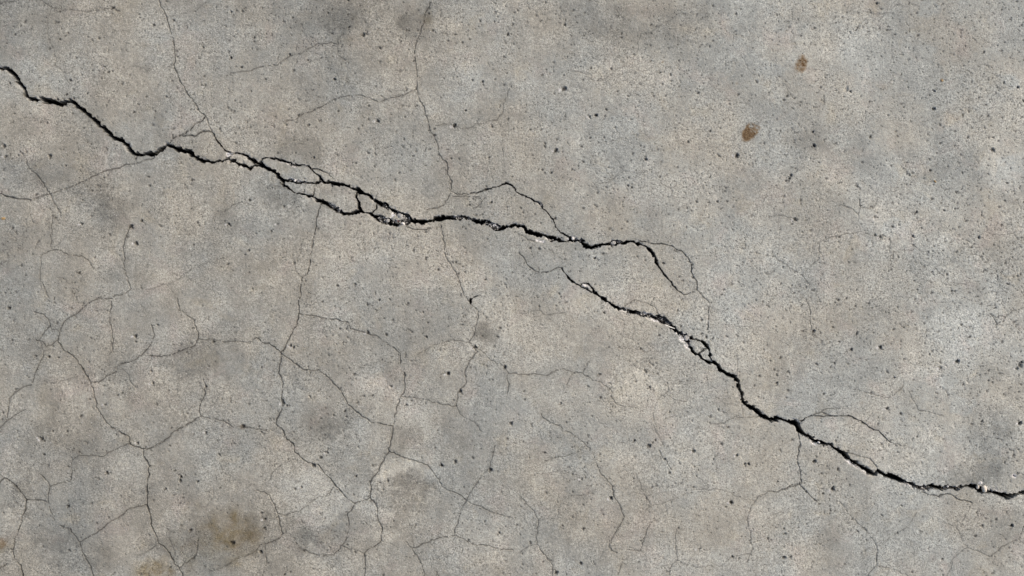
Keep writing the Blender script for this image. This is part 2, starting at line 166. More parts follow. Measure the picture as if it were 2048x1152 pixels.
# hairlines: tile x, tile y, width : points in fourfold enlargement of that tile
HAIR = """
0,0,1.6:1270,0 1290,60 1325,120 1350,200 1385,320 1395,400 1395,530 1415,600 1450,670 1500,750 1560,830 1600,890 1650,930 1670,990 1700,1045
0,0,1.0:1175,560 1230,543 1330,540 1395,548
0,0,.9:1330,130 1420,125 1480,100 1560,90 1620,50 1680,0
0,0,1.2:330,0 380,35 430,65 520,85 600,78 700,95 800,80 900,65 960,95
0,0,.9:410,75 385,140 380,230 385,330 430,400 445,450 440,520 490,560 520,620 570,680
0,0,2.0:1340,1150 1420,1085 1520,1045 1560,1000 1640,945
0,0,2.2:1430,1082 1560,1085 1620,1055 1690,1050 1720,1080
0,0,1.0:130,950 210,938 280,945 350,975 420,975
0,0,.7:1750,820 1830,770 1870,700
0,0,1.3:1850,590 1960,570 2048,545 2138,530 2218,520 2258,485 2318,440 2388,430 2448,400 2488,375 2538,350 2618,348 2690,355
512,0,1.0:440,370 410,320 395,250 360,200
512,0,1.1:700,280 655,310 655,380 665,440 720,490
512,0,.9:560,440 585,490 600,560
512,0,1.4:230,970 310,960 370,920 450,890 560,840 640,790 700,770 790,762 850,760 900,775 980,815 1060,785 1150,765 1280,710
512,0,1.0:640,650 670,700 690,760
512,0,1.5:1400,20 1360,90 1340,180 1310,270 1280,350 1265,420 1275,500 1290,560 1285,650 1290,720 1300,780 1340,870 1375,960 1390,1030 1430,1090 1452,1150 1455,1220 1490,1270 1530,1312 1525,1372 1560,1452 1555,1527
512,0,1.1:1430,1010 1500,995 1580,1005 1640,1025 1700,1025 1770,990 1840,980 1930,950 1975,900 1985,820 2030,710
512,0,.8:1930,950 1935,985 1990,1040 2000,1080 1975,1110 1965,1152 1980,1232 1985,1312 1990,1382
512,0,.7:615,870 620,960 615,1050 630,1140
1024,0,1.0:960,545 890,530 830,560 770,610 700,650 650,650 635,600 580,590 500,575 440,590
1024,0,.9:955,545 970,470 1000,400 1010,320 1030,270 1100,260 1200,190 1270,160 1330,110
1024,0,.9:820,30 850,100
1024,0,.9:1050,920 1050,990 1060,1060 1100,1110 1100,1192 1060,1242 1045,1312 1050,1362 980,1412
1024,288,.9:1050,210 1120,250 1180,300 1240,350 1300,345 1390,300
1024,288,1.0:700,325 780,295 850,250 895,215 980,220
1024,288,.8:895,215 850,140 800,80
1024,0,.8:340,870 440,970 530,1010 620,1065 740,1090
1024,0,.8:1860,460 1880,540 1930,600 2048,600
1536,0,1.0:780,100 880,108 1000,100 1080,90
1536,0,.8:150,830 260,825
1536,0,.8:520,840 620,920 690,1000 740,1030
1536,0,.9:1220,980 1300,960 1370,930
1536,0,1.8:690,240 730,205
0,288,1.4:160,60 215,120 230,205 290,245 345,310 370,370 400,400 440,480 480,570
0,288,1.9:0,400 80,425 150,435 230,450
0,288,1.5:230,450 300,425 400,400 460,375 560,340 660,300 740,260 800,240 860,210 960,195 1010,165 1100,150 1230,115 1245,75
0,288,1.0:230,450 230,560 260,620 290,635
0,288,1.2:415,570 410,700 400,840
0,288,1.4:400,850 460,845 560,890 640,895 700,920 740,1000
0,288,1.3:400,855 340,885 325,950 315,1075 350,1130 360,1170 380,1210 395,1262
0,288,1.1:0,960 70,935
0,288,.8:100,1000 180,960
0,288,1.5:1040,665 1010,740 985,830 1000,920 990,1000 1020,1080 1040,1155
0,288,.9:830,815 900,825 980,830
0,288,.7:1270,200 1290,300 1310,420
0,288,.8:1390,590 1500,575 1560,510 1640,460
0,288,1.1:1790,545 1860,490 1920,470 1980,470 2048,500
0,288,1.0:1040,1157 1160,1167 1240,1150 1330,1120 1400,1100 1440,1060 1530,1000 1630,950 1710,950 1790,910
0,288,1.0:460,1060 520,1080 540,1120
0,288,.7:740,1000 780,1025 880,1015
0,288,.9:1740,760 1710,830
0,288,.7:1960,900 1965,1000
0,288,1.1:1060,75 1100,150
512,288,1.8:525,460 525,480 500,560 470,680 455,780 435,880 425,980 410,1050 370,1075 355,1150 355,1202 345,1252 345,1352 325,1442 270,1552 195,1665
512,288,1.1:370,780 350,870 305,960 310,1010 370,1075
512,288,1.4:1480,690 1510,800 1520,900 1560,980 1620,1060 1640,1150 1680,1232 1715,1282 1770,1327 1775,1382 1755,1452 1740,1532 1700,1587
512,288,1.7:1208,665 1246,684 1324,684 1395,677 1476,673 1478,612
512,576,1.5:350,205 440,215 530,235 650,250 740,280 755,330 790,345 880,360 960,390 1020,430 1090,475 1150,530 1150,610
512,576,.8:790,345 780,430 740,520
512,576,1.9:0,400 50,430 110,440 150,470 195,520
0,576,1.3:2048,400 1990,440 1870,430 1780,430 1710,410 1640,415 1585,405
512,576,1.7:195,520 190,600 180,680 210,750 220,820 205,890 205,950 160,1050 155,1090 175,1110 220,1155
512,576,1.6:195,520 240,560 330,620 370,650 440,660 490,655 560,690 620,760 690,840 730,920 790,980 860,1030 920,1080 1000,1090 1095,1115
512,576,1.6:1190,680 1190,760 1180,840 1155,875 1130,950 1110,1040 1095,1115 1092,1160 1080,1232 1055,1302 1010,1382 975,1472 910,1552 915,1682
512,576,1.4:1155,875 1250,880 1330,890 1430,910 1500,935 1600,940
512,576,1.1:1600,940 1620,1000 1680,1045 1750,1085 1810,1150
512,576,1.4:1600,940 1620,850 1635,810 1690,760 1670,690 1710,590 1770,510 1740,480 1700,435
512,576,1.1:1270,545 1350,490 1420,450 1490,445 1540,420 1640,415 1700,435
512,576,1.3:1740,475 1830,520 1880,575 1940,600 1990,635 2020,680 2005,740 2020,780 2005,860
1024,576,1.3:-25,685 0,680 90,690 190,690 270,705 340,670 400,645 480,670 560,685 620,710 640,740 700,750 760,785 800,830 800,870 840,930 900,950 1000,960
1024,576,1.2:490,675 465,720 430,770
1024,576,1.1:570,685 600,600 620,570
1024,576,1.0:40,205 150,205 170,185 240,185 265,215 320,210 430,200
1024,576,.7:150,210 160,290
1024,576,.7:200,330 300,320 430,305
1024,576,.8:710,500 780,490 860,480 1000,490
1024,576,1.1:1190,710 1245,790 1230,855 1190,880 1130,950 1130,970 1125,1060 1145,1150 1195,1212 1215,1272
1024,576,1.0:1230,855 1290,895 1400,915
1024,576,1.0:1600,490 1660,530 1740,550 1800,560 1810,640 1800,700
1024,576,1.1:1830,890 1850,1010 1860,1030 1985,1030
1024,576,1.1:1860,1030 1780,1035 1700,1075 1610,1090 1560,1065
1024,576,1.4:230,1010 270,1060 380,1105 450,1152 530,1197 590,1262 640,1312 660,1372 710,1472 760,1532 805,1582 805,1672 860,1732 900,1822 870,1892 820,1982 785,2032 775,2072 800,2102 850,2122
1024,864,1.2:585,115 530,160 470,180 400,200 340,210 260,230
1024,576,1.3:900,150 985,90 1090,120 1140,150 1185,230
0,576,1.5:265,190 350,215 385,260 400,300 375,340 340,380 315,415
0,576,1.4:220,415 315,420 370,460 410,450 460,430
0,576,1.5:460,430 480,380 480,340 500,290 550,235 610,210 650,160 690,125 780,90 890,85
0,576,1.1:415,330 480,350
0,576,1.5:890,85 910,60 990,45 1040,3
0,576,1.4:890,85 885,180 880,270 895,340 905,420 895,500
0,576,1.8:460,435 520,500 590,550 650,630 690,690 720,750 750,820 770,890 765,960 800,1010 850,1070 940,1150 1020,1187 1040,1242
0,576,1.5:720,750 790,750 850,710 930,665 945,620 1000,600 1060,590 1130,540 1170,490 1220,420 1235,370 1210,300
0,576,1.1:970,640 1020,690 1050,760 1090,800 1150,750
0,576,1.5:1200,545 1330,545 1400,520 1480,490 1550,465 1585,405 1580,350 1555,300 1555,260 1500,225 1440,180 1430,130 1400,60
0,576,1.6:1620,720 1640,790 1630,860 1595,930 1590,1000 1610,1025 1550,1055 1510,1075 1460,1110 1390,1152 1350,1192 1300,1232 1200,1282 1145,1287
0,576,1.4:1610,1025 1690,1040 1780,1060 1860,1105 1940,1110 2048,1133 2110,1142 2200,1135 2218,1105
0,576,1.4:350,530 310,600 270,690 250,770 180,790 110,830 75,880 60,1030
0,576,1.1:350,530 345,490 320,430
0,576,1.3:0,1120 40,1070 80,1040 150,1000 210,970
0,576,1.0:390,760 480,755 560,720 620,705
0,576,.9:475,800 490,850 455,920 465,970
0,576,1.1:570,30 600,80 630,120
0,576,.8:650,800 720,765
0,864,1.3:1040,90 960,120 880,150 820,195 720,190 620,195 575,230 570,330 560,390 480,410 400,435
0,864,2.0:1040,95 1145,135 1145,180 1175,240 1190,340 1175,430 1185,500 1180,580 1200,680 1220,760 1255,840 1270,890 1350,970 1400,1050 1440,1110 1465,1152
0,864,2.1:0,400 35,375 85,395 150,460 210,540 205,630 170,710 130,830 105,940 115,1020 165,1070 190,1152
0,864,1.1:0,345 35,375
0,864,1.4:210,540 290,540 340,550 385,570
0,864,1.5:310,340 370,390 400,435 385,500 385,570 410,650 440,700
0,864,1.7:105,940 50,942
0,864,1.5:0,1090 40,1060
0,864,1.6:480,745 550,775 610,840 635,880 670,970 720,1060 740,1152
0,864,1.5:635,875 720,830 800,780 880,720 960,680 1030,620 1100,600 1180,580
0,864,1.1:1270,890 1200,940 1110,985
0,864,1.4:1590,850 1580,950 1550,1010 1500,1040 1440,1085
0,864,1.2:2048,960 1960,995 1880,1020 1800,1080 1680,1115
0,864,1.0:1750,250 1785,320 1730,350 1700,420 1710,520 1650,590 1660,680 1690,750
0,864,.9:1785,320 1860,360 1920,410
0,864,1.2:1350,840 1370,900 1400,970
512,864,1.8:215,-5 250,60 300,90 320,160 380,220 460,262 490,265 560,350 620,420 680,470 740,540 790,570
512,864,1.6:790,570 850,555 915,530
512,864,1.6:915,530 975,600 970,690 1005,760 1000,870 960,910 900,930 865,970 870,1050 865,1152
512,864,1.0:975,600 1020,580
512,864,1.5:790,570 770,620 740,650 740,750 730,860 690,910 620,980 520,1000 440,970 370,930
512,864,1.3:690,915 780,940 860,970
512,864,1.0:1000,870 1070,890 1140,930
512,864,1.4:0,470 110,510 150,600 180,690 215,810 200,850 120,880 35,905 0,960
512,864,1.3:70,890 80,1050 50,1152
512,864,1.0:320,205 230,250 140,310 100,400
512,864,1.3:620,450 560,510 500,530 430,570 340,630 240,660 170,650
512,864,1.6:1055,155 1120,175 1200,210 1300,240 1370,260 1430,340 1490,430 1560,480 1620,500 1680,550
512,864,1.3:1920,100 1885,200 1870,280 1800,350 1750,430 1700,500 1680,550
512,864,1.3:1680,555 1750,585 1830,610 1920,660 2048,690
512,864,1.4:1680,555 1650,610 1620,700 1590,800 1585,830
512,864,1.5:1585,830 1500,845 1400,860 1340,890 1260,935 1235,930
512,864,1.3:1200,880 1235,930 1250,960 1330,1060 1350,1152
512,864,1.4:1585,830 1680,870 1760,905 1850,910 1930,935 2048,945
1024,864,1.3:60,510 120,570 170,640 200,700 205,780 195,850 205,900 235,950 280,1010 320,1060 315,1152
1024,864,1.1:205,900 130,920 60,970
1024,864,1.4:1180,150 1195,190 1235,230 1270,300
1024,864,.8:1195,190 1130,190
1024,864,1.1:975,325 1010,380 1030,440 1060,500 1115,590 1075,630
1024,864,1.0:1115,590 1200,580 1240,560 1340,520 1400,490 1470,460 1560,465 1640,455 1740,490 1800,510 1860,540 1940,550
1024,864,1.0:1235,590 1245,660
1024,864,1.2:2048,490 1990,505 1940,555 1900,640 1880,710 1910,800 1925,930 1895,1000 1885,1050
1024,864,1.1:1895,985 1840,985 1760,1000 1700,1040 1650,1080
1024,864,1.3:1105,735 1070,800 1040,890 1030,945 960,945 880,940 885,1040 850,1130
1024,864,.8:1030,945 1075,1000
1024,864,1.1:1310,780 1305,900 1320,1020 1270,1065 1255,1152
1024,864,1.0:1320,1020 1380,1060 1480,1080 1620,1075
1024,864,.7:1310,780 1430,775
1024,864,1.0:360,680 380,590 430,525 500,505 560,505 590,500 660,465 740,410
1024,864,.8:210,710 300,690 380,690
1024,864,.9:775,930 720,970 710,1010
1536,864,1.3:540,550 580,565 640,650 720,730 780,790 850,870 870,920 870,1060 800,1152
1536,864,.9:720,730 650,780 580,820
1536,864,1.1:870,910 950,870 1030,815 1130,740 1180,640
1536,864,1.2:870,1065 960,1090 1040,1115 1140,1152
1536,864,1.1:1390,725 1500,750 1530,800 1560,880 1590,920 1530,970 1480,1010 1440,1152
1536,864,1.2:1590,920 1700,960 1790,1000 1790,985 1850,940 1930,880 2010,855 2040,770
1536,864,.9:1540,760 1590,640 1630,580
1536,864,1.0:2010,855 2048,895
1536,864,1.6:242,15 256,100 224,220 256,330 272,410 256,420 170,440 80,485 0,480 -15,480
1536,864,1.6:256,420 284,450 330,500 392,555
1536,864,1.7:1231,483 1284,504 1348,514 1380,500 1450,500 1504,534 1582,556 1630,570
1536,576,1.3:310,90 340,150 340,250 345,350
1536,576,.9:345,355 280,390 240,440
1536,576,.8:350,350 430,385
1536,576,.8:340,140 210,130
1536,576,.9:550,560 510,670 495,790
1536,576,1.2:690,815 760,825 870,860 960,890 1020,840 1080,800 1090,740
1536,576,1.2:1130,830 1160,900 1210,970 1280,985 1400,1030
1536,576,1.4:1770,200 1830,280 1880,270 1910,220 1790,230
1536,576,1.3:1910,220 1960,180 2048,160
1536,576,.8:1590,820 1580,890 1530,930 1490,980
1536,576,.8:1170,610 1270,600 1380,640 1420,690 1530,670
1536,576,.8:1370,120 1470,110 1530,170 1550,250
1536,288,1.1:0,590 110,565 150,580 215,600
1536,288,1.2:30,860 80,930 160,970 270,1050 310,1090 310,1150
1536,288,1.1:270,1045 350,970 410,920 410,780 500,745 600,720 720,715 755,700
1536,288,.9:0,1040 90,980
1536,288,1.1:590,490 650,515 700,540 725,560 745,510 800,510 850,500 880,460
1536,288,2.0:735,440 745,500
1536,288,.9:725,560 725,630 750,700
1536,288,1.2:780,715 830,735 900,740 980,740
1536,288,1.0:980,560 990,640 985,740 975,840 990,1000
1536,288,.9:970,510 1060,540 1150,550 1200,560
1536,288,1.1:1140,660 1145,720 1150,800 1220,860 1290,870
1536,288,.9:1030,855 1160,850
1536,288,1.1:1340,990 1400,1050 1440,1110 1530,1120 1620,1130
1536,288,.8:330,390 400,420 460,470
1536,288,.9:1100,140 1110,230
1536,288,.8:410,245 500,210 600,200
1536,288,1.0:1680,740 1740,700 1860,730 1960,720 2040,790
1024,288,1.7:50,870 100,910 120,960 170,1000 240,1035 300,1020 370,990 400,992
1024,288,1.1:290,840 350,880 410,930
1024,288,.8:240,1035 200,1140
1024,288,1.3:-38,692 0,700 60,720 110,740 130,765 190,778
1024,288,.9:1225,740 1290,800
1024,288,.8:1235,500 1240,600
1024,288,2.0:1020,775 1108,796 1188,796 1250,812 1352,854 1392,885 1430,944 1438,1022 1477,1100 1484,1166
1024,288,1.5:1484,1166 1524,1225 1572,1264 1568,1350 1570,1420 1560,1490
1536,576,1.5:312,1045 370,1005 424,994 478,1008 502,1020
1536,576,1.2:432,980 486,963 564,966 634,950
1536,864,1.4:620,165 688,180 752,203 815,215 854,250 876,288
640,320,1.4:1320,300 1300,315 1280,360 1220,395
512,288,1.5:1550,400 1530,435 1495,490 1425,515 1372,525
512,288,1.2:1550,430 1604,416 1688,424 1780,416
512,288,.9:516,212 520,270
"""
def parse():
    out = []
    for k, s in WIDE.items():
        out.append((k, [tuple(float(v) for v in p.split(',')) for p in s.split()]))
    for i, ln in enumerate(HAIR.strip().splitlines()):
        h, p = ln.split(':'); tx, ty, w = (float(v) for v in h.split(','))
        pts = [(tx + float(a) / 4, ty + float(b) / 4, w) for a, b in (q.split(',') for q in p.split())]
        out.append(('h%d' % i, pts))
    # lines that leave the frame go on outside it
    for k, pts in out:
        if k in ('A', 'B'): continue
        for end in (0, -1):
            x, y, w = pts[end]; px_, py_, _ = pts[1 if end == 0 else -2]
            if x <= 3 or x >= 2045 or y <= 3 or y >= 1149:
                ang = math.atan2(y - py_, x - px_); n = rnd.randint(5, 14)
                for _ in range(n):
                    ang += rnd.uniform(-.55, .55); x += 28 * math.cos(ang); y += 28 * math.sin(ang)
                    if end == 0: pts.insert(0, (x, y, w))
                    else: pts.append((x, y, w))
    return out
CR = parse()
_hl = [c for c in CR if c[0][0] == 'h' and c[1][0][2] >= 1.0]
for i in range(150):                                    # faint twigs off the surveyed lines, and loose ones
    if rnd.random() < .7:
        x, y, w = rnd.choice(rnd.choice(_hl)[1])
    else: x, y = rnd.uniform(0, 2048), rnd.uniform(450, 1152)
    a = rnd.uniform(0, 6.3); w = rnd.uniform(.55, .95); P_ = [(x, y, w)]
    for _ in range(rnd.randint(2, 8)):
        a += rnd.uniform(-.7, .7); x += 12 * math.cos(a); y += 12 * math.sin(a); w *= .93; P_.append((x, y, w))
    CR.append(('twig', P_))

# ------------------------------------------------------------------ survey grid
ST = 1.6
def axis(lo, hi):
    a = list(np.arange(lo, hi + ST, ST)); s = ST; L = []; Rr = []; x = a[0]; y = a[-1]
    for _ in range(58):
        s *= 1.06; x -= s; y += s; L.append(x); Rr.append(y)
    return np.array(L[::-1] + a + Rr)
X = axis(-8, 2056); Y = axis(-8, 1160)
NX, NY = len(X), len(Y)
dX = np.gradient(X); dY = np.gradient(Y)
GX, GY = np.meshgrid(X, Y)                              # [row(y), col(x)], pixels
LS = np.minimum(dX[None, :], dY[:, None]) + 0 * GX

def hsh(ix, iy, seed):
    h = (ix * 374761393 + iy * 668265263 + seed * 1442695041) & 0xffffffff
    h = ((h ^ (h >> 13)) * 1274126177) & 0xffffffff
    return ((h ^ (h >> 16)) & 0xffff) / 65535.0
def vn(x, y, sc, seed):
    x = x / sc + 1000.5; y = y / sc + 1000.5
    ix = np.floor(x).astype(np.int64); iy = np.floor(y).astype(np.int64)
    fx = x - ix; fy = y - iy; fx = fx * fx * (3 - 2 * fx); fy = fy * fy * (3 - 2 * fy)
    a = hsh(ix, iy, seed); b = hsh(ix + 1, iy, seed); c = hsh(ix, iy + 1, seed); d = hsh(ix + 1, iy + 1, seed)
    return (a * (1 - fx) + b * fx) * (1 - fy) + (c * (1 - fx) + d * fx) * fy - 0.5

# warped coordinates make every line wander a little
WX = GX + vn(GX, GY, 9, 1) * 2.6 + vn(GX, GY, 5, 2) * 2.4 + vn(GX, GY, 26, 3) * 3
WY = GY + vn(GX, GY, 9, 4) * 2.6 + vn(GX, GY, 5, 5) * 2.4 + vn(GX, GY, 26, 6) * 3
SD = np.full(GX.shape, 99.0); DIST = np.full(GX.shape, 99.0); WW = np.zeros(GX.shape); ID = np.full(GX.shape, -1, np.int32)
DX = np.zeros(GX.shape); DY = np.zeros(GX.shape)
for ci, (k, pts) in enumerate(CR):
    for (x0, y0, w0), (x1, y1, w1) in zip(pts[:-1], pts[1:]):
        pad = 18 + max(w0, w1)
        i0, i1 = np.searchsorted(X, [min(x0, x1) - pad, max(x0, x1) + pad]); j0, j1 = np.searchsorted(Y, [min(y0, y1) - pad, max(y0, y1) + pad])
        if i0 >= i1 or j0 >= j1: continue
        sl = (slice(j0, j1), slice(i0, i1)); wx = WX[sl]; wy = WY[sl]
        ex, ey = x1 - x0, y1 - y0; L2 = ex * ex + ey * ey + 1e-9
        t = np.clip(((wx - x0) * ex + (wy - y0) * ey) / L2, 0, 1)
        vx = wx - (x0 + t * ex); vy = wy - (y0 + t * ey); d = np.hypot(vx, vy)
        w = w0 + t * (w1 - w0); w = np.where(w > 4, w + 0.4, w); sd = d - w / 2
        DIST[sl] = np.minimum(DIST[sl], d)
        m = sd < SD[sl]
        for arr, v in ((SD, sd), (WW, w), (DX, vx / (d + 1e-6)), (DY, vy / (d + 1e-6))):
            a = arr[sl]; a[m] = v[m]
        a = ID[sl]; a[m] = ci
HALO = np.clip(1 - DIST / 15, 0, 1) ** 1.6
# ragged edges, both sides, in proportion to width
rag = np.clip((WW - 1.5) / 5.0, 0, 1)
SD = SD + rag * (vn(GX, GY, 7, 21) * 3.4 + vn(GX, GY, 3.6, 22) * 3.6 + vn(GX, GY, 2.2, 24) * 1.8 + vn(GX, GY, 22, 23) * 2.2)
SD = np.where(WW > 1.5, np.minimum(SD, DIST - 0.85 - 0.12 * np.clip(WW - 2, 0, 6)), SD)
hair = WW < 2.45
SD = SD + np.where(hair, vn(GX, GY, 14, 25) * 0.8 + vn(GX, GY, 5, 26) * 0.6, 0)

# crushed stretches of the wide cracks: x, y, rx, ry, angle
RUB = [(799,437,21,15,8),(766,439,13,8,20),(1153,479,14,7,20),(1232,486,14,7,5),(985,451,20,7,20),(1368,674,13,8,35),(1325,642,18,9,30),
       (1290,629,20,6,10),(1250,621,10,4,15),(1848,975,14,7,0),(1985,973,34,9,14),(1905,976,20,5,0),(1620,882,14,5,40),(668,414,17,5,35),
       (575,329,22,4,12),(596,361,28,4,12),(1090,478,20,4,12),(930,435,30,4,5),(462,309,8,5,-30),(1715,935,30,4,35),(1820,972,18,5,15),
       (1080,408,8,4,40),(1172,572,9,6,20),(1122,700,0.1,0.1,0),(1374,690,8,6,30),(770,414,10,5,30),(2030,951,9,5,0),(1692,177,6,5,0)]
RZ = np.zeros(GX.shape)
for x, y, rx, ry, an in RUB:
    a = math.radians(an); c, s = math.cos(a), math.sin(a)
    u = (GX - x) * c + (GY - y) * s; v = -(GX - x) * s + (GY - y) * c
    q = 1 - np.sqrt((u / (rx * 1.12)) ** 2 + (v / (ry * 1.25)) ** 2)
    RZ = np.maximum(RZ, np.clip(q * 2.2, 0, 1))
chip = vn(GX, GY, 4.5, 31) + vn(GX, GY, 2.4, 32) * 0.9
SD = np.where(RZ > 0, SD - RZ * np.clip(0.9 + chip * 4.0, 0, 3.0), SD)

# move grid points onto crack edges (wide) or onto the centre line (hairlines)
lim = 0.5 * LS
SX = np.zeros(GX.shape); SY = np.zeros(GX.shape)
core = SD + WW / 2
mh = hair & (np.abs(core) < lim) & (RZ < 0.05); mw = (~hair) & (np.abs(SD) < lim) & (SD > -0.4)
SX[mh] = -(DX * core)[mh]; SY[mh] = -(DY * core)[mh]
SX[mw] = -(DX * SD)[mw]; SY[mw] = -(DY * SD)[mw]
SDn = SD.copy(); SDn[mh] = -WW[mh] / 2; SDn[mw] = 0
inside = SDn < -0.12
# depth (mm)
Dmax = np.where(hair, 0.6 * WW ** 1.5, np.clip(4 * (WW - 2), 3, 20))
Dmax = Dmax * (1 - 0.80 * RZ * np.clip(0.75 + chip * 0.9, 0, 1))
dep = Dmax * np.clip(-SDn / np.where(hair, 0.7, 0.9), 0, 1)
dep += np.where((~hair) & (SDn < -1), 2.2 * vn(GX, GY, 3, 41) * (1 + RZ), 0)
lipc = np.clip(vn(GX, GY, 10, 42) * 5 + vn(GX, GY, 4, 47) * 2 - 0.3, 0, 1) * np.clip((WW - 2.6) / 3, 0, 1) * (SDn > -0.5)
dep += 1.3 * np.clip(1 - SDn / 3.4, 0, 1) * lipc
dirt_shade = np.where(hair, np.clip((WW + 0.10) / 2.5, 0.20, 1) * np.clip((0.48 - SDn) / 1.1, 0, 1), np.clip(0.15 - SDn / 1.1, 0, 1))  # crack darkness: dirt plus the shade of depth, put into the colour
brk = 0.75 + 0.9 * vn(GX, GY, 11, 43)
dirt_shade = np.where(hair, dirt_shade * np.clip(brk + 0.22 + 0.35 * (WW - 1) + 1.2 * vn(GX, GY, 30, 46) + 0.5 * vn(GX, GY, 5, 48), 0.08, 1), dirt_shade)
fresh_lit = np.zeros(GX.shape)
# pale crushed stone in the broken stretches, broken lips painted pale as if lit
fresh_lit = np.maximum(fresh_lit, np.clip(RZ * 1.3, 0, 1) * (SDn < 1.2) * np.clip(0.62 + chip * 1.2, 0, 1))
dirt_shade = np.where(RZ > 0.1, dirt_shade * np.clip(1 - RZ * (0.45 + 1.7 * chip), 0.05, 1), dirt_shade)
fresh_lit = np.maximum(fresh_lit, 0.32 * lipc * np.clip(1.4 - SDn / 2.0, 0, 1))
fresh_lit = np.maximum(fresh_lit, 0.15 * (~hair) * (WW > 3) * np.clip(1 - np.abs(SDn + 0.3) / 1.4, 0, 1))
# pale fracture faces, the light falling on them painted in
for x, y, rx, ry, an in [(457,307,5,7,35),(515,330,5,3,-20),(786,429,5,8,20),(1363,678,10,5,38),(1374,692,7,5,40),(642,363,4,3,0),(1626,886,9,3,40),
                         (612,331,4,2,0),(1961,966,6,4,0),(484,333,6,2.5,20),(1312,641,12,4,20),(990,457,9,3,20),(1080,482,12,3,12),(1137,479,4,4,0),(2029,952,6,4,0),(775,448,10,2,10),(1700,926,16,2.5,38)]:
    a = math.radians(an); c, s = math.cos(a), math.sin(a)
    u = (GX - x) * c + (GY - y) * s; v = -(GX - x) * s + (GY - y) * c
    q = np.clip((1 - np.sqrt((u / rx) ** 2 + (v / ry) ** 2) + vn(GX, GY, 3, 45) * 0.5) * 3, 0, 1)
    fresh_lit = np.maximum(fresh_lit, q * (SDn > -1.5)); dep += 0.8 * q * (SDn > 0)

# ------------------------------------------------------------------ pores and pits
BIG = """1127,177,6.5 1112,278,3.5 1128,231,3.2 1179,232,4 1191,230,4.4 1358,119,3.4 1290,95,3 1082,41,2.6 1692,176,6 1676,184,3 1700,182,3 1647,200,4 1630,213,3.2 1624,263,3.6
1867,216,4.6 2036,174,4.2 2047,201,4 1870,10,3.6 1753,5,4 1577,42,3 1715,54,3 1720,50,2.6 2003,102,3 1868,181,3.8 1872,178,2.6 1582,350,4.6 1578,356,4 1628,290,5 1590,438,5 1833,423,4 1824,471,3.6 1761,473,4.4
1985,299,5 1915,382,3.4 2037,375,4.2 1958,474,4 1905,456,3.2 1703,347,3 568,42,3.2 697,54,3.2 579,108,4.2 725,70,5 732,66,3 775,80,3 800,82,3 616,249,3 638,241,3 754,240,5 735,238,3.4 908,251,5.2 930,220,3 546,252,3.2
668,158,4 780,181,3 944,160,2.6 964,162,3 524,15,3 225,15,4.2 225,26,3 462,23,3.6 467,29,3 461,115,3.6 457,102,2.6 90,114,3 211,134,4 305,215,3.6 309,220,2.4 354,175,3 410,171,4 403,168,3.4 425,171,3 332,193,3 276,209,3
24,244,3.2 93,245,3 512,264,3 7,292,6 10,312,4.2 99,311,5 122,331,3.4 131,331,3.6 163,447,4 260,452,5.4 263,455,3 271,485,5 283,441,4 320,450,3 449,440,3 456,447,4 496,500,4 157,544,4 25,457,3 77,480,4 497,545,3
626,315,4.2 981,404,3.6 555,447,4 541,461,4 929,495,3.4 813,491,3 789,534,3 919,564,3.4 571,505,3 1111,300,5.2 1101,345,4.2 1290,318,4.4 1289,313,3 1301,339,2.6 1472,309,5 1326,525,3.8 1188,516,4 1351,501,3.6 1463,567,3.4 1245,412,3 1190,411,3
17,615,5 26,641,4 270,671,5 269,682,3 283,612,3 416,635,3 375,706,4 410,772,4.2 304,766,4.2 209,808,4 96,713,4 62,842,3 301,741,3 427,683,4.4 380,686,3.4 486,852,5.5 460,800,3 34,860,3 145,582,3.4 108,595,3.4 32,776,3.4
580,690,4 586,693,4.2 735,665,4.6 736,661,3 895,747,5 949,694,5 820,660,4 852,673,4 757,599,3.6 734,608,4 919,781,5 564,800,4.6 565,806,4.6 620,793,3 679,777,3 746,833,3 1008,734,4.4 1022,845,4.4 1021,849,3 810,711,3
1298,774,4 1198,748,3.4 1077,610,3 1121,805,3.4 1061,847,3.4 1247,649,3.4 1306,837,3 1702,699,4.2 1760,693,5 1631,727,3.8 1626,662,5.2 1577,743,3.4 1914,723,5.4 1928,594,3.4 1880,735,4 1773,817,4.2 2041,730,7 2034,736,4 2044,724,4 1865,584,3.6 1712,667,3.4
2039,845,5 1962,842,4.2 1552,766,3.6 1552,770,3 1788,754,3.4 83,878,5 79,874,4 87,880,4 275,885,4 214,944,5 360,953,4.4 359,960,4.4 411,864,4 135,1012,4.8 380,1060,4.4 330,976,3.2 465,1085,5 461,1084,4 467,886,4 285,986,3.2 395,963,3.2 225,1148,3.4 12,922,3
626,930,5.4 909,923,4.6 882,930,4.6 980,939,5 602,973,4 528,1038,4 527,1055,3.6 520,1103,4.6 653,905,4 711,951,3 775,960,3.6 998,1065,4 934,1082,3 1297,890,5.4 1268,881,3.8 1163,957,4.2 1387,902,4.8 1489,927,4.2 1497,927,4.2 1473,910,4 1357,925,3.8 1222,996,5.2
1461,1004,4.4 1397,1097,4.2 1111,1144,5 1166,1057,3.8 1160,1125,4.4 1433,935,3.4 1408,889,3 1465,1113,4 1328,918,3.2 1665,979,5.4 1667,973,4 1567,1114,5 1568,1066,4 1628,923,4.4 1795,1064,4 2023,1050,4.4 1931,905,3.2 1843,924,2.8 2028,951,4 2034,946,4 1840,1062,3 1560,901,3 1612,983,4 1301,120,3"""
BIG = [tuple(float(v) for v in p.split(',')) for p in BIG.split()]
pits = []
def dens(x, y):
    d = 0.55 + 0.9 * max(0, (x - 500) / 1548) + 0.35 * (y < 330) + 0.8 * (x > 1750 and 330 < y < 760) - 0.25 * (900 < x < 1500 and y > 560)
    return d
NC = 72000
cx_ = R.uniform(-600, 2648, NC); cy_ = R.uniform(-600, 1752, NC)
